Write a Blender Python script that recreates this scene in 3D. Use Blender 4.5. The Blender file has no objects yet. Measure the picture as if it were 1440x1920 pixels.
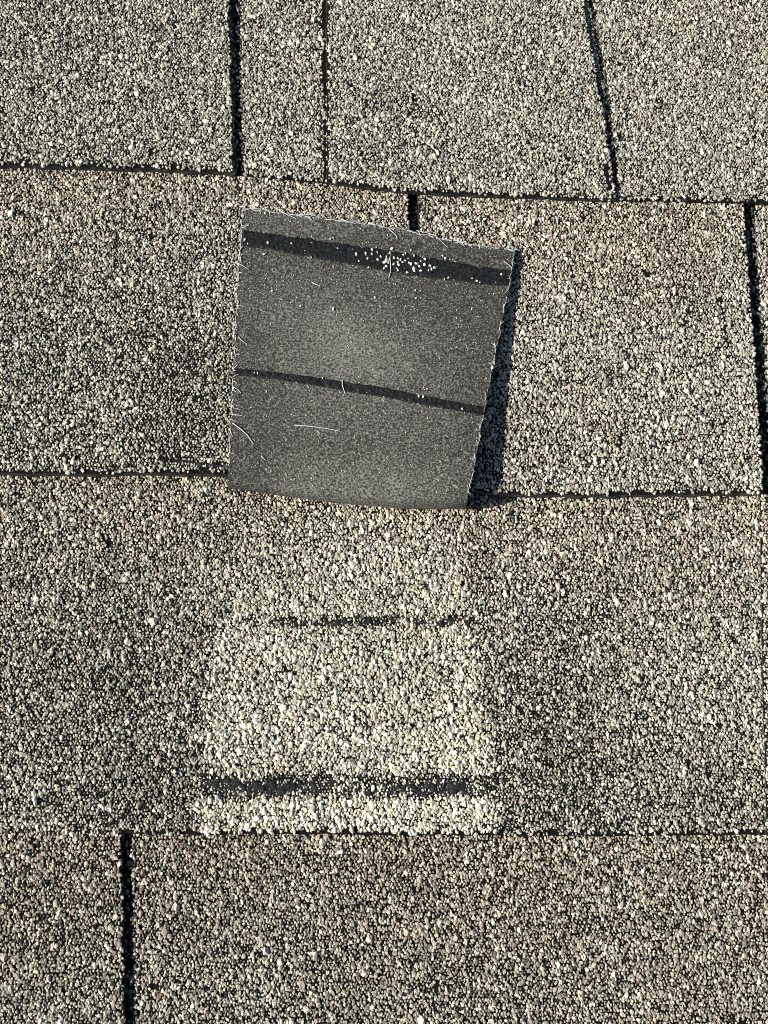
import bpy, math
import numpy as np
from mathutils import Vector, Matrix
rng = np.random.default_rng(7)
C = bpy.context.scene.collection
SC = bpy.context.scene
R = math.radians
MM = 0.001

# ------------------------------------------------------------------ camera
W0, H0 = 1440.0, 1920.0
FPX = 2600.0
DIST, TILT, YAW, ROLL = 580.0, R(17.8), R(5.1), R(1.3)          # mm
cam_d = bpy.data.cameras.new('camera'); cam = bpy.data.objects.new('camera', cam_d); C.objects.link(cam)
cam_d.sensor_fit = 'VERTICAL'; cam_d.sensor_height = 36.0; cam_d.lens = FPX / H0 * 36.0
cam_d.clip_start = 0.01; cam_d.clip_end = 100.0
pos = Vector((-math.sin(YAW), -math.sin(TILT) * math.cos(YAW), math.cos(TILT) * math.cos(YAW))).normalized() * DIST
fwd = (-pos).normalized()
right = fwd.cross(Vector((0, 1, 0))).normalized(); up = right.cross(fwd).normalized()
rot = Matrix((right, up, -fwd)).transposed()
rot = rot @ Matrix.Rotation(-ROLL, 3, 'Z')
cam.matrix_world = Matrix.Translation(pos * MM) @ rot.to_4x4()
SC.camera = cam
RM = np.array(rot); CP = np.array(pos)

def at(px, py, z=0.0):
    """point on the plane of height z (mm) seen at a photo pixel"""
    px = np.asarray(px, float); py = np.asarray(py, float); z = np.asarray(z, float) + 0 * px
    d = np.stack([(px - W0 / 2) / FPX, -(py - H0 / 2) / FPX, -np.ones_like(px)], -1) @ RM.T
    t = (z - CP[2]) / d[..., 2]
    return CP + d * t[..., None]

def proj(P):
    q = (P - CP) @ RM
    return W0 / 2 - q[..., 0] / q[..., 2] * FPX, H0 / 2 + q[..., 1] / q[..., 2] * FPX

# ------------------------------------------------------------------ light
SUN_EL = R(32)
SUN_DIR = Vector((1.0, 0.20, 0)).normalized()                  # the way the light travels over the roof
w = bpy.data.worlds.new('World'); SC.world = w; w.use_nodes = True
nt = w.node_tree; bg = nt.nodes['Background']
sky = nt.nodes.new('ShaderNodeTexSky'); sky.sky_type = 'NISHITA'; sky.sun_disc = False
sky.sun_elevation = SUN_EL
sky.sun_rotation = math.atan2(-SUN_DIR.x, -SUN_DIR.y)
nt.links.new(sky.outputs[0], bg.inputs[0]); bg.inputs[1].default_value = 0.05
sd = bpy.data.lights.new('sun', 'SUN'); so = bpy.data.objects.new('sun', sd); C.objects.link(so)
sd.energy = 5.0; sd.angle = R(0.5); sd.color = (1.0, 0.96, 0.87)
ld = Vector((SUN_DIR.x * math.cos(SUN_EL), SUN_DIR.y * math.cos(SUN_EL), -math.sin(SUN_EL)))
so.rotation_euler = ld.to_track_quat('-Z', 'Y').to_euler()
so.location = (-2, 0, 2)
SC.view_settings.view_transform = 'Standard'; SC.view_settings.look = 'None'
SC.view_settings.exposure = 0.5; SC.view_settings.gamma = 1.0
SC.render.engine = 'CYCLES'
SC.cycles.max_bounces = 4; SC.cycles.diffuse_bounces = 2
SC.cycles.filter_width = 1.0
SC.cycles.use_denoising = False

# ------------------------------------------------------------------ helpers
def sm(x, a, b):
    t = np.clip((x - a) / (b - a), 0, 1); return t * t * (3 - 2 * t)
def box(px, py, x0, x1, y0, y1, wx=30, wy=30):
    return sm(px, x0 - wx, x0 + wx) * (1 - sm(px, x1 - wx, x1 + wx)) * sm(py, y0 - wy, y0 + wy) * (1 - sm(py, y1 - wy, y1 + wy))
class Noise:
    def __init__(s, seed): s.g = np.random.default_rng(seed).uniform(-1, 1, (64, 64))
    def __call__(s, x, y, sc):
        x = np.asarray(x) / sc + 1000.37; y = np.asarray(y) / sc + 1000.71
        i = np.floor(x).astype(int); j = np.floor(y).astype(int); fx = x - i; fy = y - j
        fx = fx * fx * (3 - 2 * fx); fy = fy * fy * (3 - 2 * fy); g = s.g
        a = g[i % 64, j % 64]; b = g[(i + 1) % 64, j % 64]; c = g[i % 64, (j + 1) % 64]; d = g[(i + 1) % 64, (j + 1) % 64]
        return (a * (1 - fx) + b * fx) * (1 - fy) + (c * (1 - fx) + d * fx) * fy
N1, N2, N3, N4 = Noise(1), Noise(2), Noise(3), Noise(4)

def mesh_obj(name, V, F, mats, parent=None, fmat=None, col=None, smooth=False):
    """V (n,3) mm, F list of arrays (m,k)."""
    me = bpy.data.meshes.new(name)
    V = np.asarray(V, np.float32) * MM
    Fs = [np.asarray(f, np.int32) for f in F if len(f)]
    me.vertices.add(len(V)); me.vertices.foreach_set('co', V.ravel())
    idx = np.concatenate([f.ravel() for f in Fs]); tot = np.concatenate([np.full(len(f), f.shape[1], np.int32) for f in Fs])
    me.loops.add(len(idx)); me.loops.foreach_set('vertex_index', idx)
    me.polygons.add(len(tot)); st = np.concatenate([[0], np.cumsum(tot)[:-1]]).astype(np.int32)
    me.polygons.foreach_set('loop_start', st); me.polygons.foreach_set('loop_total', tot)
    for m in mats: me.materials.append(m)
    if fmat is not None: me.polygons.foreach_set('material_index', np.asarray(fmat, np.int32))
    me.polygons.foreach_set('use_smooth', np.full(len(tot), bool(smooth)))
    if col is not None:
        a = me.attributes.new('granule_colour', 'FLOAT_COLOR', 'POINT')
        a.data.foreach_set('color', np.concatenate([col, np.ones((len(col), 1))], 1).astype(np.float32).ravel())
    me.update(calc_edges=True); me.validate()
    o = bpy.data.objects.new(name, me); C.objects.link(o)
    if parent: o.parent = parent
    return o

def thing(name, label, cat, group=None):
    o = bpy.data.objects.new(name, None); C.objects.link(o); o.empty_display_size = 0.02
    o['label'] = label; o['category'] = cat
    if group: o['group'] = group
    return o

# ------------------------------------------------------------------ materials
def mat(name):
    m = bpy.data.materials.new(name); m.use_nodes = True
    n = m.node_tree; b = n.nodes['Principled BSDF']; return m, n, b
def node(n, t, **k):
    x = n.nodes.new(t)
    for a, v in k.items(): setattr(x, a, v)
    return x
def geo_pos(n, scale):
    g = node(n, 'ShaderNodeTexCoord'); mp = node(n, 'ShaderNodeMapping'); mp.inputs['Scale'].default_value = (scale,) * 3
    n.links.new(g.outputs['Object'], mp.inputs[0]); return mp.outputs[0]

def asphalt(name, c0, c1, rough=0.85, bump=0.5, sc=900, spec=0.3):
    m, n, b = mat(name); p = geo_pos(n, 1.0)
    nz = node(n, 'ShaderNodeTexNoise'); nz.inputs['Scale'].default_value = sc; nz.inputs['Detail'].default_value = 4
    n.links.new(p, nz.inputs['Vector'])
    r = node(n, 'ShaderNodeValToRGB'); r.color_ramp.elements[0].position = 0.35; r.color_ramp.elements[1].position = 0.7
    r.color_ramp.elements[0].color = (*c0, 1); r.color_ramp.elements[1].color = (*c1, 1)
    n.links.new(nz.outputs['Fac'], r.inputs[0]); n.links.new(r.outputs[0], b.inputs['Base Color'])
    b.inputs['Roughness'].default_value = rough; b.inputs['Specular IOR Level'].default_value = spec
    bp = node(n, 'ShaderNodeBump'); bp.inputs['Strength'].default_value = bump; bp.inputs['Distance'].default_value = 0.0006
    n.links.new(nz.outputs['Fac'], bp.inputs['Height']); n.links.new(bp.outputs[0], b.inputs['Normal'])
    return m
M_ASPH = asphalt('asphalt_bed', (0.003, 0.003, 0.003), (0.013, 0.0125, 0.011), rough=0.95, spec=0.12)
M_EDGE = asphalt('asphalt_cut_edge', (0.012, 0.013, 0.014), (0.075, 0.077, 0.075), sc=700)
M_SEAL = asphalt('sealant', (0.003, 0.0034, 0.004), (0.022, 0.023, 0.023), rough=0.55, sc=800, bump=0.9)
M_RESI = asphalt('sealant_residue', (0.005, 0.0055, 0.007), (0.026, 0.027, 0.030), rough=0.85, sc=800, bump=0.8)

M_GRAN, n, b = mat('mineral_granules')
at_ = node(n, 'ShaderNodeAttribute', attribute_name='granule_colour')
nz = node(n, 'ShaderNodeTexNoise'); nz.inputs['Scale'].default_value = 1800; nz.inputs['Detail'].default_value = 2
n.links.new(geo_pos(n, 1.0), nz.inputs['Vector'])
mr = node(n, 'ShaderNodeMapRange'); mr.inputs['From Min'].default_value = 0.3; mr.inputs['From Max'].default_value = 0.7
mr.inputs['To Min'].default_value = 0.72; mr.inputs['To Max'].default_value = 1.2
n.links.new(nz.outputs['Fac'], mr.inputs['Value'])
mx = node(n, 'ShaderNodeVectorMath', operation='SCALE')
n.links.new(at_.outputs['Color'], mx.inputs[0]); n.links.new(mr.outputs[0], mx.inputs['Scale'])
n.links.new(mx.outputs[0], b.inputs['Base Color'])
b.inputs['Roughness'].default_value = 0.6; b.inputs['Specular IOR Level'].default_value = 0.4

# underside of the torn tab: asphalt dusted with fine mineral
M_BACK, n, b = mat('dusted_asphalt_back')
p = geo_pos(n, 1.0)
fine = node(n, 'ShaderNodeTexNoise'); fine.inputs['Scale'].default_value = 1300; fine.inputs['Detail'].default_value = 5; fine.inputs['Roughness'].default_value = 0.6
big = node(n, 'ShaderNodeTexNoise'); big.inputs['Scale'].default_value = 22; big.inputs['Detail'].default_value = 4
n.links.new(p, fine.inputs['Vector']); n.links.new(p, big.inputs['Vector'])
r1 = node(n, 'ShaderNodeValToRGB'); e = r1.color_ramp.elements
e[0].position = 0.30; e[0].color = (0.008, 0.0075, 0.007, 1); e[1].position = 0.72; e[1].color = (0.27, 0.275, 0.25, 1)
x = r1.color_ramp.elements.new(0.5); x.color = (0.045, 0.0425, 0.036, 1)
ad = node(n, 'ShaderNodeMath', operation='MULTIPLY_ADD'); ad.inputs[1].default_value = 0.09; 
n.links.new(big.outputs['Fac'], ad.inputs[0]); n.links.new(fine.outputs['Fac'], ad.inputs[2])
sb = node(n, 'ShaderNodeMath', operation='SUBTRACT'); sb.inputs[1].default_value = 0.045
# chalky rub mark: an attribute carried by the mesh
ch = node(n, 'ShaderNodeAttribute', attribute_name='chalk')
ma2 = node(n, 'ShaderNodeMath', operation='MULTIPLY_ADD'); ma2.inputs[1].default_value = 0.10
n.links.new(ad.outputs[0], sb.inputs[0]); n.links.new(ch.outputs['Fac'], ma2.inputs[0]); n.links.new(sb.outputs[0], ma2.inputs[2])
n.links.new(ma2.outputs[0], r1.inputs[0]); n.links.new(r1.outputs[0], b.inputs['Base Color'])
b.inputs['Roughness'].default_value = 0.8; b.inputs['Specular IOR Level'].default_value = 0.25
bp = node(n, 'ShaderNodeBump'); bp.inputs['Strength'].default_value = 0.55; bp.inputs['Distance'].default_value = 0.0005
n.links.new(fine.outputs['Fac'], bp.inputs['Height']); n.links.new(bp.outputs[0], b.inputs['Normal'])

M_FIB, n, b = mat('glass_fibre'); b.inputs['Base Color'].default_value = (0.62, 0.64, 0.62, 1); b.inputs['Roughness'].default_value = 0.4

# far roof: procedural granules
M_ROOF, n, b = mat('granulated_roofing')
p = geo_pos(n, 1.0)
vo = node(n, 'ShaderNodeTexVoronoi'); vo.inputs['Scale'].default_value = 650
n.links.new(p, vo.inputs['Vector'])
r2 = node(n, 'ShaderNodeValToRGB'); r2.color_ramp.interpolation = 'CONSTANT'
e = r2.color_ramp.elements; e[0].color = (0.03, 0.03, 0.03, 1); e[1].position = 0.25; e[1].color = (0.14, 0.12, 0.10, 1)
for q, c in ((0.45, (0.28, 0.26, 0.21, 1)), (0.7, (0.5, 0.47, 0.38, 1))):
    x = r2.color_ramp.elements.new(q); x.color = c
se = node(n, 'ShaderNodeSeparateColor'); n.links.new(vo.outputs['Color'], se.inputs[0]); n.links.new(se.outputs[0], r2.inputs[0])
n.links.new(r2.outputs[0], b.inputs['Base Color']); b.inputs['Roughness'].default_value = 0.8
bp = node(n, 'ShaderNodeBump'); bp.invert = True; bp.inputs['Strength'].default_value = 1; bp.inputs['Distance'].default_value = 0.001
n.links.new(vo.outputs['Distance'], bp.inputs['Height']); n.links.new(bp.outputs[0], b.inputs['Normal'])

# ------------------------------------------------------------------ roof lines (butts of the four courses), from the photo
EXPO = 143.0; PS = {'A': 5.0, 'B': 2.8, 'C': 3.2, 'D': 3.0}; P = PS['B']; TAB = 3.2
XX = np.arange(-240, 241, 4.0)
def line_y(pts, z, seed, amp=0.35):
    pts = np.array(pts, float); q = at(pts[:, 0], pts[:, 1], z)
    y = np.interp(XX, q[:, 0], q[:, 1])
    k0 = (q[1, 1] - q[0, 1]) / (q[1, 0] - q[0, 0]); k1 = (q[-1, 1] - q[-2, 1]) / (q[-1, 0] - q[-2, 0])
    y = np.where(XX < q[0, 0], q[0, 1] + (XX - q[0, 0]) * k0 * .5, y); y = np.where(XX > q[-1, 0], q[-1, 1] + (XX - q[-1, 0]) * k1 * .5, y)
    return y
BL = {}
BL['A'] = line_y([(0, 311), (200, 316), (435, 325), (445, 328), (600, 342), (760, 362), (950, 371), (1200, 376), (1440, 381)], 5, 1)
BL['B'] = line_y([(0, 889), (200, 890), (415, 891), (600, 900), (800, 915), (940, 929), (1100, 931), (1440, 927)], 3.0, 2)
BL['C'] = line_y([(0, 1558), (225, 1564), (400, 1565), (700, 1566), (1000, 1568), (1440, 1566)], 2.0, 3)
BL['D'] = BL['C'] - EXPO + 1
BL['Z'] = BL['A'] + EXPO
NXT = {'A': 'Z', 'B': 'A', 'C': 'B', 'D': 'C'}
def by(c, x): return np.interp(x, XX, BL[c])
def zback(c, x, y):
    s0 = by(c, x); s1 = by(NXT[c], x)
    z = PS[c] * (1 - (y - s0) / (s1 - s0))
    return z + 0.35 * N1(x, y, 38) + 0.15 * N2(x, y, 13)

# tone of the weathered granule cover -------------------------------------------------
def seg(px, py, x0, y0, x1, y1):
    d = np.array([x1 - x0, y1 - y0], float); L = d @ d
    t = np.clip(((px - x0) * d[0] + (py - y0) * d[1]) / L, 0, 1)
    return np.hypot(px - x0 - t * d[0], py - y0 - t * d[1])

def ghost_mask(px, py):
    xl = np.interp(py, [930, 1150, 1180, 1500, 1560], [440, 430, 402, 372, 366]) + 4 * N3(px, py, 26)
    xr = np.interp(py, [930, 1150, 1180, 1500, 1560], [868, 872, 884, 926, 936]) + 4 * N4(px, py, 26)
    return sm(px, xl - 12, xl + 12) * (1 - sm(px, xr - 12, xr + 12)) * sm(py, 1000, 1170)

def tone(c, px, py, x, y):
    """brightness, warmth, dark share for granules of course c at a place of the roof"""
    f = np.clip((y - by(c, x)) / (by(NXT[c], x) - by(c, x)), 0, 1)      # 0 at the butt, 1 at the head
    br = np.ones_like(px); warm = np.zeros_like(px); dark = np.full_like(px, 0.0)
    warm += 0.55 * sm(f, 0.5, 0.98) * (c != 'A') + 0.25 * (N1(px, py, 150) + 0.4 * N2(px, py, 50))
    warm += 0.12
    if c == 'A':
        warm += -0.25; br *= 0.97; dark += 0.05 * box(px, py, -200, 380, -100, 330, 60, 60)
        warm += 0.3 * box(px, py, 540, 620, 0, 260, 40, 60) + 0.35 * box(px, py, 1200, 1500, -50, 160, 80, 60)
    if c == 'B':
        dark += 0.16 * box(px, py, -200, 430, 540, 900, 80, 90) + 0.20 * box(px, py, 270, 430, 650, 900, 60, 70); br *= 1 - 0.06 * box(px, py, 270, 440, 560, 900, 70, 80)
        warm -= 0.35 * box(px, py, 1348, 1440, 300, 940, 8, 40); br *= 1 + 0.08 * box(px, py, 1348, 1440, 300, 940, 10, 40)
        warm += 0.15 * box(px, py, 780, 1345, 300, 560, 20, 90)
    if c == 'C':
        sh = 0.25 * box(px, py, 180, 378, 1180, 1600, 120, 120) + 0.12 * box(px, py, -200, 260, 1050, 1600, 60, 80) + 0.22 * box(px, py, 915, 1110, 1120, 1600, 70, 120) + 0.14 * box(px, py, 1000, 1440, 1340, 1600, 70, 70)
        g = ghost_mask(px, py); hl = box(px, py, 445, 868, 970, 1170, 14, 40)
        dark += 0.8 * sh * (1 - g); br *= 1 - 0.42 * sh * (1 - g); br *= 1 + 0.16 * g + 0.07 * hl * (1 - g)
        dark -= 0.30 * g + 0.10 * hl; warm = warm * (1 - g) * (1 - 0.5 * hl) + 0.06 * g
        br *= 1 + 0.07 * box(px, py, 300, 1000, 1200, 1600, 60, 120) * g; yel = 0.7 * box(px, py, 840, 930, 1080, 1540, 25, 50) + 0.7 * box(px, py, 370, 930, 1490, 1570, 14, 8)
        br *= 1 + 0.13 * yel
        s = box(px, py, 380, 930, 1452, 1496, 16, 7) * (1 - 0.2 * sm(px, 500, 580)) + 0.95 * box(px, py, 458, 885, 1155, 1174, 16, 6)
        s = s * (0.80 + 0.75 * N3(px, py, 22)); dark += 1.2 * np.clip(s, 0, 1); br *= 1 - 0.12 * np.clip(s, 0, 1)
    if c == 'D':
        warm += 0.10 * box(px, py, 240, 1075, 1560, 2100, 10, 40) - 0.20 * box(px, py, 1078, 1400, 1560, 1800, 8, 60); dark += 0.0
        warm += 0.15 * box(px, py, 1000, 1500, 1750, 2100, 80, 60); br *= 0.90; warm += 0.22
    dark = dark + 0.05 * N2(px, py, 90) + 0.05 * N4(px, py, 34); br = br * (1 + 0.07 * N1(px, py, 130) + 0.05 * N3(px, py, 45))
    return br, np.clip(0.68 * warm, 0, 1), np.clip(dark, -0.4, 1.4)

PAL = np.array([[0.65, 0.62, 0.505], [0.51, 0.485, 0.395], [0.39, 0.372, 0.305], [0.32, 0.307, 0.25], [0.21, 0.203, 0.17],
                [0.045, 0.045, 0.045], [0.29, 0.235, 0.19], [0.45, 0.375, 0.305], [0.36, 0.375, 0.36], [0.80, 0.785, 0.69]])
PW = np.array([0.19, 0.25, 0.23, 0.14, 0.065, 0.035, 0.02, 0.02, 0.02, 0.03])
def colours(br, warm, dark):
    n_ = len(br)
    wgt = np.tile(PW, (n_, 1))
    wgt[:, 6] += 0.10 * warm; wgt[:, 7] += 0.07 * warm; wgt[:, 1] *= 1 - 0.3 * warm; wgt[:, 0] *= 1 - 0.25 * warm; wgt[:, 3] *= 1 - 0.5 * warm; wgt[:, 8] *= 1 - 0.9 * warm
    wgt[:, 5] += np.clip(dark, 0, 2) * 0.28; wgt[:, 4] += np.clip(dark, 0, 2) * 0.28
    wgt[:, 5] *= 1 + 2 * np.clip(dark, -0.45, 0); wgt[:, 3:5] *= (1 + 1.3 * np.clip(dark, -0.45, 0))[:, None]
    cs = np.cumsum(wgt, 1); cs /= cs[:, -1:]
    k = (rng.random(n_)[:, None] > cs).sum(1)
    col = PAL[np.clip(k, 0, 9)] * rng.uniform(0.85, 1.14, (n_, 1)) * br[:, None]
    col *= 1 + warm[:, None] * np.array([0.03, -0.05, -0.12])
    col *= 1 + rng.normal(0, 0.02, (n_, 3))
    return np.clip(col, 0.01, 0.9)

# granule shapes -----------------------------------------------------------------------
t = (1 + 5 ** .5) / 2
ICO = np.array([[-1, t, 0], [1, t, 0], [-1, -t, 0], [1, -t, 0], [0, -1, t], [0, 1, t], [0, -1, -t], [0, 1, -t], [t, 0, -1], [t, 0, 1], [-t, 0, -1], [-t, 0, 1]]) / math.hypot(1, t)
ICF = np.array([[0, 11, 5], [0, 5, 1], [0, 1, 7], [0, 7, 10], [0, 10, 11], [1, 5, 9], [5, 11, 4], [11, 10, 2], [10, 7, 6], [7, 1, 8], [3, 9, 4], [3, 4, 2], [3, 2, 6], [3, 6, 8], [3, 8, 9], [4, 9, 5], [2, 4, 11], [6, 2, 10], [8, 6, 7], [9, 8, 1]])
TPL = []
for i in range(16):
    v = ICO * rng.uniform(0.62, 1.35, (12, 1)) + rng.normal(0, 0.10, (12, 3))
    TPL.append(v)
TPL = np.array(TPL)
def rand_rot(n_):
    q = rng.normal(size=(n_, 4)); q /= np.linalg.norm(q, axis=1)[:, None]
    a, b_, c, d = q.T
    return np.stack([1 - 2 * (c * c + d * d), 2 * (b_ * c - a * d), 2 * (b_ * d + a * c), 2 * (b_ * c + a * d), 1 - 2 * (b_ * b_ + d * d), 2 * (c * d - a * b_),
                     2 * (b_ * d - a * c), 2 * (c * d + a * b_), 1 - 2 * (b_ * b_ + c * c)], 1).reshape(-1, 3, 3)
def granules(P3, rad, col):
    """returns V, F, col arrays for stones at P3 with radii"""
    n_ = len(P3)
    T = TPL[rng.integers(0, len(TPL), n_)]
    T = np.einsum('nij,nkj->nki', rand_rot(n_), T)
    sc = np.stack([rng.uniform(0.75, 1.2, n_), rng.uniform(0.85, 1.45, n_), rng.uniform(0.7, 1.0, n_)], 1)
    V = T * (sc * rad[:, None])[:, None, :] + P3[:, None, :]
    F = (ICF[None] + (np.arange(n_) * 12)[:, None, None]).reshape(-1, 3)
    return V.reshape(-1, 3), F, np.repeat(col, 12, 0)

PITCH = 1.28
def scatter(x0, x1, y0, y1):
    nx = int((x1 - x0) / PITCH) + 2; ny = int((y1 - y0) / (PITCH * 0.866)) + 2
    i, j = np.meshgrid(np.arange(nx), np.arange(ny))
    x = x0 + (i + 0.5 * (j % 2)) * PITCH; y = y0 + j * PITCH * 0.866
    x = x + rng.uniform(-0.28, 0.28, x.shape) * PITCH; y = y + rng.uniform(-0.28, 0.28, x.shape) * PITCH
    return x.ravel(), y.ravel()

BALD = [(285, 860, 418, 872, 4), (688, 190, 678, 290, 2.6), (1136, 310, 1142, 352, 5), (609, -100, 610, 150, 7.0), (609, 150, 610, 335, 5.5), (1352, 560, 1362, 640, 3)]

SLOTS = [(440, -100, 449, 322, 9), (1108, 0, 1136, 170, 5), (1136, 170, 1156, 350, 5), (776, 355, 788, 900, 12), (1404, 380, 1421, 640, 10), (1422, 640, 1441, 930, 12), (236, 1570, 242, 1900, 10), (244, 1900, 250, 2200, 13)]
XLIM = 232.0
def patch(name, course, L, Rr, parent, h=0.0, bot=None, y_off=0.0, cover=None, wob=0.5, extra_top=20.0, seed=0, hi=0.0, inset=0.3):
    """one layer of a shingle. L, Rr: side edges as photo polylines (or x in mm); h: height of its top over the backing layer"""
    def edge(e, k):
        if isinstance(e, (int, float)): return lambda y: np.full_like(y, float(e))
        e = np.array(e, float); q = at(e[:, 0], e[:, 1], 2.0 + h)
        o = np.argsort(q[:, 1]); qx, qy = q[o, 0], q[o, 1]
        def f(y):
            s0 = (qx[1] - qx[0]) / (qy[1] - qy[0]); s1 = (qx[-1] - qx[-2]) / (qy[-1] - qy[-2])
            v = np.interp(y, qy, qx); v = np.where(y < qy[0], qx[0] + (y - qy[0]) * s0, v); v = np.where(y > qy[-1], qx[-1] + (y - qy[-1]) * s1, v)
            return v + wob * (0.5 * N3(y + k * 31, y * 0 + seed, 9) + 0.2 * N4(y + k * 17, y * 0 + seed, 2.6))
        return f
    fl, fr = edge(L, 1), edge(Rr, 2)
    xm = 0.5 * (fl(np.array([0.0]))[0] + fr(np.array([0.0]))[0])
    wid = fr(np.array([0.0]))[0] - fl(np.array([0.0]))[0]
    nu = max(4, int(wid / 1.6)); nv = int((EXPO + extra_top) / 1.6)
    u, v = np.meshgrid(np.linspace(0, 1, nu + 1), np.linspace(0, 1, nv + 1))
    def bott(x): return by(course, x) + y_off + 0.30 * N2(x, x * 0 + seed + 5, 11) + 0.28 * N4(x, x * 0 + seed + 9, 2.8)
    def topp(x): return by(NXT[course], x) + extra_top
    x = fl(0 * u) + (fr(0 * u) - fl(0 * u)) * u
    for _ in range(3):
        y = bott(x) + (topp(x) - bott(x)) * v
        x = fl(y) + (fr(y) - fl(y)) * u
    z = zback(course, x, y) + h + hi * (1 - v)
    zt = z.copy(); rim = np.minimum(np.minimum(u, 1 - u) * wid, v * EXPO); zt -= 0.35 * (1 - np.clip(rim / 0.9, 0, 1))
    zb = (z * 0 + (bot if bot is not None else 0)) if h == 0 else (z - h - 0.5)
    if h == 0: zb = np.minimum(z - 1.2, np.where(v < 0.15, bot, -3.0 * v))
    else: zb = np.where(v < 0.02, bot if bot is not None else zb, zb)
    Vt = np.stack([x, y, zt], -1).reshape(-1, 3); Vb = np.stack([x + 0.25 * N3(x, y, 3), y + (0.5 + 0.3 * N4(x, y, 3)) * (v == 0), zb], -1).reshape(-1, 3)
    nV = len(Vt); id_ = np.arange(nV).reshape(nv + 1, nu + 1)
    a, b_, c, d = id_[:-1, :-1], id_[:-1, 1:], id_[1:, 1:], id_[1:, :-1]
    top = np.stack([a, b_, c, d], -1).reshape(-1, 4); botf = top[:, ::-1] + nV
    ring = np.concatenate([id_[0, :-1], id_[:-1, -1], id_[-1, :0:-1], id_[:0:-1, 0]]); rn = np.roll(ring, -1)
    side = np.stack([ring, ring + nV, rn + nV, rn], -1)
    V = np.concatenate([Vt, Vb]); 
    # granule cover
    sx, sy = scatter(x.min(), x.max(), y.min(), y.max())
    keep = (sx > fl(sy) + inset) & (sx < fr(sy) - 0.3) & (sy > bott(sx) - 0.05) & (sy < by(NXT[course], sx) + 3.0)
    if cover: keep &= ~cover(sx, sy)
    # loss of granules along the butt
    near = sy - bott(sx); keep &= ~((near < 0.5 + 0.6 * N3(sx, sy, 7)) & (rng.random(len(sx)) < 0.9)); keep &= ~((near < 1.8 + 1.0 * N3(sx, sy, 9)) & (rng.random(len(sx)) < 0.35))
    sx, sy = sx[keep], sy[keep]
    sz = zback(course, sx, sy) + h + hi * (1 - (sy - by(course, sx)) / EXPO)
    px, py = proj(np.stack([sx, sy, sz], -1))
    bald = np.zeros(len(sx), bool)
    for (ax, ay, bx, byy, wd) in BALD:
        bald |= seg(px, py, ax, ay, bx, byy) < wd * (0.7 + 0.5 * N3(px, py, 12))
    bald &= rng.random(len(sx)) < 0.93
    bald |= (N4(px, py, 11) * 0.6 + N2(px, py, 23) * 0.5 > 0.80) & (rng.random(len(sx)) < 0.6)
    if h == 0:
        for (ax, ay, bx, byy, wd) in SLOTS: bald |= (seg(px, py, ax, ay, bx, byy) < wd * (0.8 + 0.35 * N3(px, py, 14))) & (rng.random(len(sx)) < 0.55)
    sx, sy, sz, px, py = sx[~bald], sy[~bald], sz[~bald], px[~bald], py[~bald]
    br, warm, dark = tone(course, px, py, sx, sy)
    if h == 0:      # granules along each cut-out coloured darker to deepen the tab's cast shadow
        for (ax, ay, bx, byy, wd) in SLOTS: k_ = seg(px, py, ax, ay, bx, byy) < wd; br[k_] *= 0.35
    col = colours(br, warm, dark)
    if course == 'C':       # the unweathered patch keeps its straw tint
        yl = ghost_mask(px, py) * (0.45 + 0.55 * sm(px, 700, 900)) + 0.5 * box(px, py, 370, 560, 1495, 1570, 20, 8)
        col *= 1 + yl[:, None] * np.array([0.005, 0.005, -0.05])
    rad = np.clip(rng.lognormal(math.log(0.58), 0.23, len(sx)), 0.30, 1.15)
    lum = col.mean(1); rad *= np.where(lum > 0.6, 1.10, np.where(lum < 0.1, 0.85, 1.0))
    big_ = rng.random(len(sx)) < 0.014; rad[big_] *= rng.uniform(1.2, 1.5, big_.sum()); col[big_] = np.clip(col[big_] * 0.5 + np.array([0.36, 0.35, 0.295]), 0, 0.85)
    rad *= np.clip(1 - 0.42 * dark, 0.72, 1.14)
    sz = sz + rad * rng.uniform(-0.15, 0.55, len(sx))
    gv, gf, gc = granules(np.stack([sx, sy, sz], -1), rad, col)
    Va = np.concatenate([V, gv]); Fa = [np.concatenate([top, botf, side]), gf + len(V)]
    fm = np.concatenate([np.zeros(len(top) * 2), np.ones(len(side)), np.full(len(gf), 2)])
    ca = np.concatenate([np.full((len(V), 3), 0.02), gc])
    return mesh_obj(name, Va, Fa, [M_ASPH, M_EDGE, M_GRAN], parent, fm, ca)

# ------------------------------------------------------------------ roof deck beyond the strips
gx, gy = 3000.0, 3000.0
deck = mesh_obj('roof_surface', [[-gx, -gy, -6], [gx, -gy, -6], [gx, gy, -6], [-gx, gy, -6]], [[[0, 1, 2, 3]]], [M_ROOF]); deck['kind'] = 'structure'

# ------------------------------------------------------------------ the shingles
GRP = 'overlapping asphalt shingles of the roof'
def cover_from(edges, course, h):
    """points hidden under a tab between two edges"""
    def mk(e):
        if isinstance(e, (int, float)): return lambda y: np.full_like(y, float(e))
        e = np.array(e, float); q = at(e[:, 0], e[:, 1], 2.0 + h); o = np.argsort(q[:, 1])
        k = (q[o[-1], 0] - q[o[0], 0]) / (q[o[-1], 1] - q[o[0], 1])
        return lambda y: q[o[0], 0] + (y - q[o[0], 1]) * k
    fs = [(mk(a), mk(b)) for a, b in edges]
    def f(x, y):
        m = np.zeros(len(x), bool)
        for a, b in fs: m |= (x > a(y) + 2.5) & (x < b(y) - 2.5)
        return m
    return f

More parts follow.
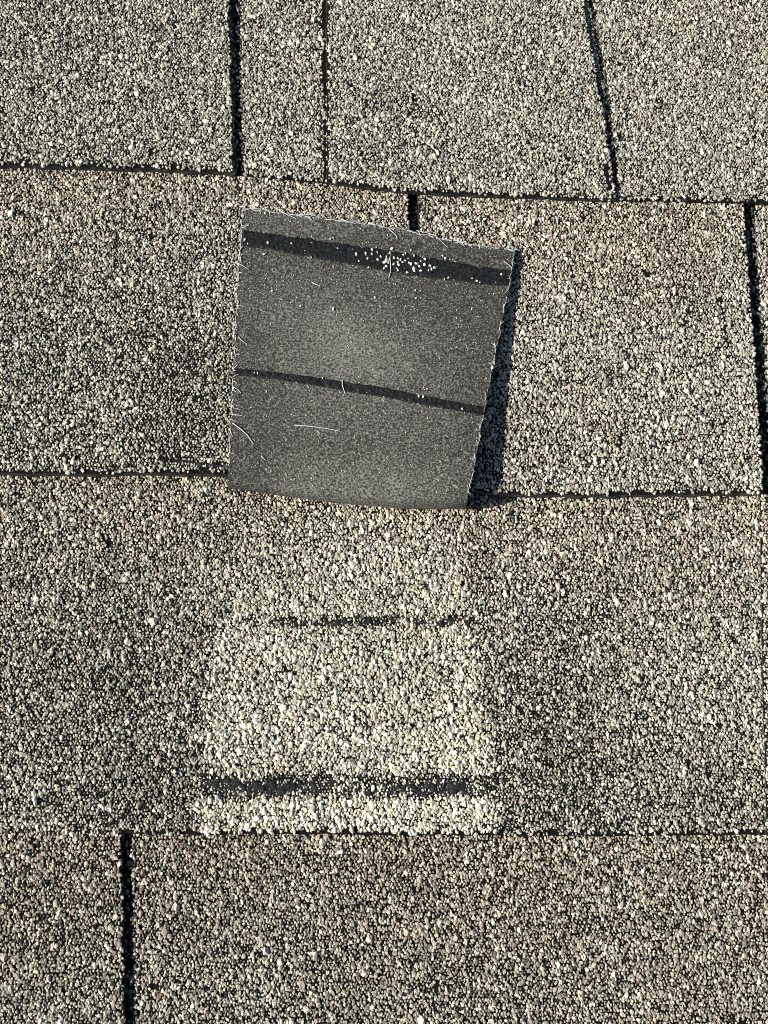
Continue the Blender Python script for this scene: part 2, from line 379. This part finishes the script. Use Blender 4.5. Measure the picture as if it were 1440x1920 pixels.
# course A (top)
sA = thing('asphalt_shingle', 'granulated asphalt shingle along the top, with an upright gap and a slanted one', 'shingle', GRP)
eA1 = [(428, -200), (430, 0), (437, 320)]; eA2l = [(611, -200), (612, 0), (613, 342)]; eA2r = [(1068, -200), (1095, 0), (1122, 160), (1150, 358)]
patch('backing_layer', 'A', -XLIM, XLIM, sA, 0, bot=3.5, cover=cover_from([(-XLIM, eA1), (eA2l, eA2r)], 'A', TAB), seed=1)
patch('tab', 'A', -XLIM, eA1, sA, 2.6, bot=3.3, y_off=-0.9, seed=2)
patch('tab', 'A', eA2l, eA2r, sA, 2.2, bot=3.5, y_off=-0.5, seed=3, inset=0.7)
# course B
sB1 = thing('asphalt_shingle', 'granulated asphalt shingle left of the dark folded tab, split at its lower edge', 'shingle', GRP)
eB1 = [(764, 300), (768, 430), (775, 920)]
patch('tab', 'B', -XLIM, eB1, sB1, TAB, bot=0.5, y_off=-0.4, seed=4)
sB2 = thing('asphalt_shingle', 'granulated asphalt shingle at the right, catching the black shadow of the overturned tab', 'shingle', GRP)
eB2l = [(775, 300), (778, 430), (790, 920)]; eB2r = [(1392, 300), (1398, 390), (1411, 600), (1424, 800), (1431, 930)]
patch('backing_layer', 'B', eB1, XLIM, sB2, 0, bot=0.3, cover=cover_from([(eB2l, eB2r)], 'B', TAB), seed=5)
patch('tab', 'B', [(783, 300), (787, 430), (800, 920)], eB2r, sB2, TAB, bot=0.4, y_off=-0.4, seed=6, hi=0.2)
# course C
sC = thing('asphalt_shingle', 'granulated asphalt shingle with a pale square patch where its tab tore off', 'shingle', GRP)
eC = [(1428, 900), (1431, 1200), (1436, 1560)]
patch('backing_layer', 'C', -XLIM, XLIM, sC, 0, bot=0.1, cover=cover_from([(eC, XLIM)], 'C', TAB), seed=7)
patch('tab', 'C', eC, XLIM, sC, 1.6, bot=0.6, y_off=-0.2, seed=8)
# course D
sD = thing('asphalt_shingle', 'granulated asphalt shingle along the bottom, with one upright black slot at its left', 'shingle', GRP)
eD = [(225, 1540), (231, 1700), (234, 1920), (238, 2200)]
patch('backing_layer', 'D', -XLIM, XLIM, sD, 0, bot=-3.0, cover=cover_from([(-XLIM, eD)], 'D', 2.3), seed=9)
patch('tab', 'D', -XLIM, eD, sD, 2.6, bot=0.4, y_off=-0.5, seed=10)

# sealant left on the shingle where the torn tab was glued: granules poke through it
def residue(pts_top, pts_bot, lift, seed):
    n_ = 220; m_ = 14
    pt = np.array(pts_top, float); pb = np.array(pts_bot, float)
    xs = np.linspace(pt[0, 0], pt[-1, 0], n_); yt = np.interp(xs, pt[:, 0], pt[:, 1]) + 4.0 * N3(xs, xs * 0 + seed, 14) + 3 * N4(xs, xs * 0 + seed, 5); yb = np.interp(xs, pb[:, 0], pb[:, 1]) + 4.0 * N4(xs, xs * 0 + seed + 40, 14) + 3 * N3(xs, xs * 0 + seed, 5)
    v = np.linspace(0, 1, m_)[:, None]; PX = xs[None] + 0 * v; PY = yb[None] + (yt - yb)[None] * v
    q = at(PX, PY, 0.5); z = zback('C', q[..., 0], q[..., 1])
    q = at(PX, PY, z + .4); prof = np.clip(4.0 * np.minimum(v, 1 - v), 0, 1) + 0 * PX
    q[..., 2] = z + lift * (1 - 0.15 * sm(PX, 500, 580)) * prof * (0.72 + 0.95 * N1(PX, PY, 11)) + 0.5 * N2(PX, PY, 5) * prof - 0.3 * (1 - prof)
    Vt = q.reshape(-1, 3); Vb = Vt.copy(); Vb[:, 2] = (z - 0.5).ravel()
    id_ = np.arange(n_ * m_).reshape(m_, n_)
    top = np.stack([id_[:-1, :-1], id_[:-1, 1:], id_[1:, 1:], id_[1:, :-1]], -1).reshape(-1, 4)
    ring = np.concatenate([id_[0, :-1], id_[:-1, -1], id_[-1, :0:-1], id_[:0:-1, 0]]); rn = np.roll(ring, -1); k = len(Vt)
    return mesh_obj('sealant_residue', np.concatenate([Vt, Vb]), [np.concatenate([top, top[:, ::-1] + k, np.stack([ring, ring + k, rn + k, rn], -1)])], [M_RESI], sC, smooth=True)
residue([(378, 1454), (450, 1452), (560, 1464), (700, 1460), (915, 1466)], [(378, 1486), (450, 1496), (560, 1494), (700, 1492), (915, 1494)], 0.52, 3)
residue([(462, 1157), (600, 1158), (700, 1154), (880, 1160)], [(462, 1172), (600, 1176), (700, 1170), (880, 1177)], 0.40, 8)

# ------------------------------------------------------------------ the torn tab, lying folded back with its underside up
torn = thing('torn_shingle_tab', 'torn square shingle tab folded back with its dark dusty underside up and two black stripes', 'shingle tab')
cT = np.array([(455, 390), (500, 394), (540, 400), (640, 412), (760, 430), (830, 447), (900, 461), (967, 466)], float)
cB = np.array([(427, 909), (520, 922), (640, 935), (760, 943), (875, 941)], float)
cL = np.array([(427, 909), (430, 820), (437, 690), (446, 500), (455, 390)], float)
cR = np.array([(875, 941), (890, 872), (912, 752), (935, 640), (955, 540), (967, 466)], float)
def curve(c, t_):
    s = np.concatenate([[0], np.cumsum(np.hypot(*np.diff(c, axis=0).T))]); s /= s[-1]
    return np.interp(t_, s, c[:, 0]), np.interp(t_, s, c[:, 1])
def surf_z(px, py):
    q = at(px, py, 4.0); return zback('B', q[..., 0], q[..., 1]) + TAB
THK = 1.7
def sheet_px(u, v):
    tx, ty = curve(cT, u); bx, b_y = curve(cB, u); lx, ly = curve(cL, v); rx, ry = curve(cR, v)
    c00, c10, c01, c11 = cB[0], cB[-1], cT[0], cT[-1]
    px = (1 - v) * bx + v * tx + (1 - u) * lx + u * rx - ((1 - u) * (1 - v) * c00[0] + u * (1 - v) * c10[0] + (1 - u) * v * c01[0] + u * v * c11[0])
    py = (1 - v) * b_y + v * ty + (1 - u) * ly + u * ry - ((1 - u) * (1 - v) * c00[1] + u * (1 - v) * c10[1] + (1 - u) * v * c01[1] + u * v * c11[1])
    rag = 1.6 * N3(u * 300, v * 300, 6) * np.clip(1 - 25 * np.minimum(u, 1 - u), 0, 1)
    ragt = 1.8 * N4(u * 300, v * 300, 5) * np.clip(1 - 25 * (1 - v), 0, 1)
    return px + rag, py + ragt
def sheet_h(u, v):
    """clearance of the sheet's upper face over the shingle"""
    rt = np.interp(v, [0, 0.15, 0.4, 0.65, 0.85, 1.0], [9.8, 9.2, 7.3, 5.2, 3.9, 3.1])
    lf = np.interp(v, [0, 0.3, 0.7, 1.0], [3.6, 3.4, 3.0, 2.7])
    k = u ** 1.3
    return lf * (1 - k) + rt * k + 0.8 * np.sin(np.pi * u) * np.sin(np.pi * v) * (1 - v) + 0.30 * N1(u * 100, v * 100, 24) + 0.10 * N2(u * 100, v * 100, 7)
def sheet(u, v, off=0.0):
    px, py = sheet_px(u, v)
    by_line = at(px, py, 4.0)
    yb = by('B', by_line[..., 0])
    z = P + TAB - np.clip((by_line[..., 1] - yb) / EXPO, 0, 1) * P + sheet_h(u, v)
    q = at(px, py, z); q[..., 2] += off
    return q
nu, nv, na = 150, 160, 14
v0 = 0.022
uu, vv = np.meshgrid(np.linspace(0, 1, nu + 1), np.linspace(v0, 1, nv + 1))
S = sheet(uu, vv)                                    # upper face
# the bend: from the lower end of the sheet round to the shingle below
b0 = S[0]; zr = (b0[:, 2] - 0.9) / 2                # half height of the bend
arc = []
for k in range(na, 0, -1):
    a_ = math.pi * k / na
    ext = 2.1 + 0.02 * zr
    arc.append(np.stack([b0[:, 0] + 0.5 * (1 - math.cos(a_)) * 0.6, b0[:, 1] - ext * math.sin(a_), b0[:, 2] - zr * (1 - math.cos(a_))], -1))
tail = arc[0] + np.array([0, 1, 0]) * np.clip(by('B', arc[0][:, 0]) + 0.2 - arc[0][:, 1], 0.5, 9)[:, None]
G = np.concatenate([tail[None], np.array(arc), S], 0)
du = np.gradient(G, axis=1); dv = np.gradient(G, axis=0); nrm = np.cross(du, dv); nrm /= np.linalg.norm(nrm, axis=-1)[..., None]
inner = G - nrm * THK
# keep the inner side of the tight bend from crossing itself
for k in range(1, na + 1):
    t_ = k / (na + 1)
ca_, cb_ = inner[na + 1].copy(), G[0] + np.array([0, 0.0, THK * 0.6])
for k in range(0, na + 1):
    a_ = math.pi * (1 - k / (na + 1)); f_ = (1 - math.cos(a_)) / 2
    inner[k] = ca_ * (1 - f_) + cb_ * f_ + np.array([0, -0.7 * math.sin(a_), 0])
rows, cols = G.shape[:2]
id_ = np.arange(rows * cols).reshape(rows, cols)
top = np.stack([id_[:-1, :-1], id_[:-1, 1:], id_[1:, 1:], id_[1:, :-1]], -1).reshape(-1, 4); k0 = rows * cols
ring = np.concatenate([id_[0, :-1], id_[:-1, -1], id_[-1, :0:-1], id_[:0:-1, 0]]); rn = np.roll(ring, -1)
o = mesh_obj('folded_sheet', np.concatenate([G.reshape(-1, 3), inner.reshape(-1, 3)]),
             [np.concatenate([top, top[:, ::-1] + k0, np.stack([ring, ring + k0, rn + k0, rn], -1)])], [M_BACK, M_ASPH, M_EDGE], torn,
             np.concatenate([np.zeros(len(top)), np.ones(len(top)), np.full(len(ring), 2)]), smooth=False)
# chalky rubbed area on the back
gpx, gpy = proj(G)
chalk = 0.85 * np.exp(-((gpx - 625) / 150) ** 2 - ((gpy - 620) / 120) ** 2) + 0.45 * np.exp(-((gpx - 700) / 170) ** 2 - ((gpy - 690) / 90) ** 2) + 0.8 * sm(gpy, 830, 920) * box(gpx, gpy, 520, 860, 0, 2000, 50, 50) + 0.35 * box(gpx, gpy, 450, 960, 380, 445, 30, 10)
chalk += 0.3 * box(gpx, gpy, 540, 880, 770, 900, 60, 40)
chalk *= 0.9 + 0.15 * N1(gpx, gpy, 45)
att = o.data.attributes.new('chalk', 'FLOAT', 'POINT')
att.data.foreach_set('value', np.concatenate([chalk.ravel(), 0 * chalk.ravel()]).astype(np.float32))

# map photo pixels on the sheet to (u, v)
_U, _V = np.meshgrid(np.linspace(0, 1, 401), np.linspace(0, 1, 401)); _PX, _PY = sheet_px(_U, _V)
def uv_of(px, py):
    k = ((_PX - px) ** 2 + (_PY - py) ** 2).argmin(); return _U.flat[k], _V.flat[k]
def stripe(name, tp, bt, lift, seed, ragged):
    n_ = 260; m_ = 12
    tuv = np.array([uv_of(*p_) for p_ in tp]); buv = np.array([uv_of(*p_) for p_ in bt])
    s = np.linspace(0, 1, n_)
    def along(c): 
        q = np.linspace(0, 1, len(c)); return np.interp(s, q, c[:, 0]), np.interp(s, q, c[:, 1])
    (ut, vt), (ub, vb) = along(tuv), along(buv)
    vt = vt + ragged * (N3(s * 300, s * 0 + seed, 12) + 0.8 * N4(s * 300, s * 0 + seed, 3)); vb = vb + ragged * (N4(s * 300, s * 0 + seed + 30, 12) + 0.8 * N3(s * 300, s * 0 + seed, 3))
    k = np.linspace(0, 1, m_)[:, None]; U = np.clip(ub + (ut - ub) * k, 0.001, 0.9995); V_ = vb + (vt - vb) * k
    prof = np.clip(12 * np.minimum(k, 1 - k), 0, 1) * np.clip(150 * np.minimum(s, 1 - s), 0, 1)[None]
    q = sheet(U, V_); q[..., 2] += -0.02 + (lift + 0.02) * prof + prof * (0.12 * N1(U * 400, V_ * 400, 5) + 0.14 * N2(U * 400, V_ * 400, 2))
    Vt = q.reshape(-1, 3); Vb = Vt.copy(); Vb[:, 2] -= 0.25 + 0.3 * prof.ravel()
    id_ = np.arange(n_ * m_).reshape(m_, n_)
    top = np.stack([id_[:-1, :-1], id_[:-1, 1:], id_[1:, 1:], id_[1:, :-1]], -1).reshape(-1, 4)
    ring = np.concatenate([id_[0, :-1], id_[:-1, -1], id_[-1, :0:-1], id_[:0:-1, 0]]); rn = np.roll(ring, -1); kk = len(Vt)
    return mesh_obj(name, np.concatenate([Vt, Vb]), [np.concatenate([top, top[:, ::-1] + kk, np.stack([ring, ring + kk, rn + kk, rn], -1)])], [M_SEAL], torn, smooth=True)
st1 = stripe('sealant_strip', [(456, 432), (530, 441), (600, 452), (680, 463), (760, 476), (850, 490), (962, 508)], [(454, 461), (530, 474), (600, 487), (680, 500), (760, 515), (850, 526), (957, 538)], 0.30, 1, 0.003)
st1['label'] = 'wide black sealant strip near the upper edge with pale granules stuck to it'
st2 = stripe('sealant_strip', [(438, 690), (520, 698), (600, 708), (680, 721), (760, 734), (840, 750), (912, 764)], [(437, 703), (520, 712), (600, 726), (680, 739), (760, 752), (840, 767), (909, 780)], 0.28, 2, 0.0015)
st2['label'] = 'narrow black sealant strip across the middle'

# pale granules stuck on the back
gp = []
for _ in range(60):
    gx_ = np.clip(rng.normal(748, 42), 668, 880); gp.append((gx_, 488 + (gx_ - 735) * 0.14 + rng.normal(0, 9), rng.uniform(0.28, 0.72)))
for _ in range(14): gx_ = rng.uniform(470, 950); gp.append((gx_, 449 + (gx_ - 457) * 0.155 + rng.normal(0, 9), rng.uniform(0.25, 0.5)))
for p_ in [(458, 450), (464, 458), (503, 456), (620, 449), (625, 447), (833, 524), (840, 521), (885, 523), (894, 528), (900, 531), (770, 470), (829, 480), (835, 485), (945, 572), (605, 709), (688, 736), (785, 743), (793, 744), (866, 767), (477, 699), (483, 701), (703, 558), (510, 545), (563, 575), (625, 580), (780, 560), (778, 545), (495, 478), (583, 482), (925, 690), (928, 650), (927, 646), (497, 400), (515, 396), (465, 423)]:
    gp.append((*p_, rng.uniform(0.3, 0.62)))
for _ in range(1100):
    u_, v_ = rng.uniform(0.01, 0.99), rng.uniform(0.03, 0.99); a_, b_ = sheet_px(np.array(u_), np.array(v_)); gp.append((float(a_), float(b_), rng.uniform(0.13, 0.26)))
gp = np.array(gp); uvs = np.array([uv_of(a, b) for a, b, c in gp])
Q = sheet(uvs[:, 0], uvs[:, 1]); Q[:, 2] += 0.35 * gp[:, 2] + np.where(gp[:, 2] > 0.35, 0.25, 0)
colg = np.array([0.72, 0.70, 0.60]) * rng.uniform(0.45, 1.15, (len(gp), 1)); colg = np.where(gp[:, 2:3] > 0.35, np.array([0.80, 0.78, 0.68]) * rng.uniform(0.85, 1.05, (len(gp), 1)), colg)
gv, gf, gc = granules(Q, gp[:, 2], colg)
mesh_obj('stuck_granules', gv, [gf], [M_GRAN], torn, None, gc)

# white glass fibres fraying from the edges, and a pale rim imitating lit edges
def fibre(points, r):
    P_ = np.array(points); n_ = len(P_); T = np.gradient(P_, axis=0); T /= np.linalg.norm(T, axis=1)[:, None] + 1e-9
    A = np.cross(T, [0.1, 0.2, 1.0]); A /= np.linalg.norm(A, axis=1)[:, None]; B_ = np.cross(T, A)
    V = []; 
    for k in range(5):
        a_ = 2 * math.pi * k / 5; V.append(P_ + (A * math.cos(a_) + B_ * math.sin(a_)) * (r * np.linspace(1, 0.6, n_))[:, None])
    V = np.array(V).transpose(1, 0, 2).reshape(-1, 3); F = []
    for i in range(n_ - 1):
        for k in range(5): F.append([i * 5 + k, i * 5 + (k + 1) % 5, (i + 1) * 5 + (k + 1) % 5, (i + 1) * 5 + k])
    return V, np.array(F)
FV, FF, k = [], [], 0
def add_fibre(pts, r):
    global k
    v_, f_ = fibre(pts, r); FV.append(v_); FF.append(f_ + k); k += len(v_)
def edge_fibre(side, t_, length, ang, r, lift=0.3):
    if side == 'top': u_, v_ = t_, 0.995
    elif side == 'left': u_, v_ = 0.004, t_
    elif side == 'right': u_, v_ = 0.996, t_
    p0 = sheet(np.array(u_), np.array(v_)); pts = []; cur = ang; p_ = p0.copy(); p_[2] += 0.15
    bend = rng.normal(0, 0.09); n_ = 9
    for i in range(n_):
        pts.append(p_.copy()); cur += bend; p_ = p_ + np.array([math.cos(cur), math.sin(cur), lift * math.sin(math.pi * (i + .5) / n_) * 0.5 - (0.12 if i > n_ / 2 else -0.08)]) * length / n_
    add_fibre(pts, r)
# long ones seen in the photo (given as photo polylines just over the sheet)
def px_fibre(pl, r, dz=0.35):
    pl = np.array(pl, float); t_ = np.linspace(0, 1, 12); X, Y = curve(pl, t_)
    uv = np.array([uv_of(a, b) for a, b in zip(X, Y)]); base = sheet(uv[:, 0], uv[:, 1])[:, 2]
    q = at(X, Y, base + dz + 0.25 * np.sin(t_ * 3.1)); add_fibre(q, r)
for pl in [[(515, 389), (530, 398), (545, 405), (556, 411)], [(780, 432), (800, 436), (815, 441), (830, 455), (840, 464)], [(730, 430), (742, 440), (745, 447)],
           [(436, 793), (450, 803), (463, 815), (475, 832)], [(552, 797), (580, 799), (610, 803), (636, 808)], [(642, 712), (642, 722), (647, 738)], [(455, 462), (449, 470), (452, 492)],
           [(447, 632), (455, 640), (463, 645)], [(445, 493), (455, 498), (466, 505)], [(430, 776), (445, 778), (456, 780)], [(728, 495), (731, 480), (733, 505), (729, 522)],
           [(864, 452), (871, 462)], [(898, 457), (900, 467)], [(945, 490), (955, 497), (960, 502)], [(437, 725), (447, 731), (452, 737)], [(490, 855), (497, 862)], [(585, 530), (600, 536)],
           [(455, 395), (470, 391), (490, 392), (505, 394)], [(640, 411), (655, 416), (668, 420)], [(560, 402), (580, 402), (600, 407)], [(690, 420), (710, 422), (728, 428), (750, 430)], [(850, 450), (880, 458), (905, 461), (925, 464)]]:
    px_fibre(pl, rng.uniform(0.15, 0.24))
for _ in range(110): edge_fibre('top', rng.uniform(0, 1), rng.uniform(0.6, 3.0), rng.normal(-0.2, 0.35) + (math.pi if rng.random() < 0.3 else 0), rng.uniform(0.09, 0.2))
for _ in range(95): edge_fibre('left', rng.uniform(0.05, 1), rng.uniform(0.6, 2.8), rng.normal(1.7, 0.7) + (math.pi if rng.random() < 0.5 else 0), rng.uniform(0.09, 0.2))
for _ in range(50): edge_fibre('right', rng.uniform(0.02, 1), rng.uniform(0.8, 3.0), rng.normal(1.4, 0.2) + (math.pi if rng.random() < 0.5 else 0), rng.uniform(0.08, 0.16), 0.1)
for _ in range(230):          # short loose strands lying on the face
    u_, v_ = rng.uniform(0.02, 0.97), rng.uniform(0.04, 0.98); p0 = sheet(np.array(u_), np.array(v_)); a_ = rng.normal(2.6, 0.7); L_ = rng.uniform(0.5, 1.9); bd = rng.normal(0, 0.25)
    tt = np.linspace(0, 1, 6); P_ = np.stack([p0[0] + L_ * tt * np.cos(a_ + bd * tt), p0[1] + L_ * tt * np.sin(a_ + bd * tt), 0 * tt], 1)
    uv = np.clip(np.array([u_ + (P_[:, 0] - p0[0]) / 108, v_ + (P_[:, 1] - p0[1]) / 118]), 0, 1); P_[:, 2] = sheet(uv[0], uv[1])[:, 2] + 0.10 + 0.08 * np.sin(3 * tt)
    add_fibre(P_, rng.uniform(0.05, 0.11))
for side, n_s in (('top', 26), ('left', 26), ('right', 30)):  # broken pale rim of strands, standing in for sunlight caught by the edges
    for i_ in range(n_s):
        if rng.random() < 0.12: continue
        a0 = (i_ + rng.uniform(-.1, .2)) / n_s; a1 = min(0.999, a0 + rng.uniform(0.5, 1.2) / n_s); tt = np.clip(np.linspace(a0, a1, 7), 0.0, 0.999)
        U_, V_ = (tt, 0 * tt + 0.997) if side == 'top' else ((0 * tt + 0.002, 0.03 + tt * 0.97) if side == 'left' else (0 * tt + 0.998, 0.03 + tt * 0.97))
        q_ = sheet(U_, V_); q_[:, 2] += rng.uniform(-0.25, 0.1) + 0.1 * rng.random(7); q_[:, 0] += rng.uniform(-0.15, 0.15); add_fibre(q_, rng.uniform(0.10, 0.22 if side != 'right' else 0.15))
fb = mesh_obj('fibreglass_fringe_and_lit_rim', np.concatenate(FV), [np.concatenate(FF)], [M_FIB], torn, smooth=True); fb['kind'] = 'stuff'

# split lip on the left shingle beside the fold: bare asphalt skin peeling up
lp_t = np.array([(292, 861), (340, 864), (380, 868), (417, 873)], float); lp_b = np.array([(300, 866), (340, 872), (380, 876), (417, 880)], float)
n_, m_ = 70, 8; s = np.linspace(0, 1, n_); q1 = np.linspace(0, 1, 4)
k_ = np.linspace(0, 1, m_)[:, None]
PX = (np.interp(s, q1, lp_b[:, 0]) * (1 - k_) + np.interp(s, q1, lp_t[:, 0]) * k_); PY = (np.interp(s, q1, lp_b[:, 1]) * (1 - k_) + np.interp(s, q1, lp_t[:, 1]) * k_)
zz = surf_z(PX, PY) + 0.0 + 0.8 * s[None] * k_ + 0.25 * N2(PX, PY, 9)
q = at(PX, PY, zz); Vt = q.reshape(-1, 3); Vb = Vt.copy(); Vb[:, 2] -= 1.3; kk = len(Vt)
id_ = np.arange(n_ * m_).reshape(m_, n_)
top = np.stack([id_[:-1, :-1], id_[:-1, 1:], id_[1:, 1:], id_[1:, :-1]], -1).reshape(-1, 4)
ring = np.concatenate([id_[0, :-1], id_[:-1, -1], id_[-1, :0:-1], id_[:0:-1, 0]]); rn = np.roll(ring, -1)
mesh_obj('split_edge', np.concatenate([Vt, Vb]), [np.concatenate([top, top[:, ::-1] + kk, np.stack([ring, ring + kk, rn + kk, rn], -1)])], [M_RESI], sB1, smooth=True)
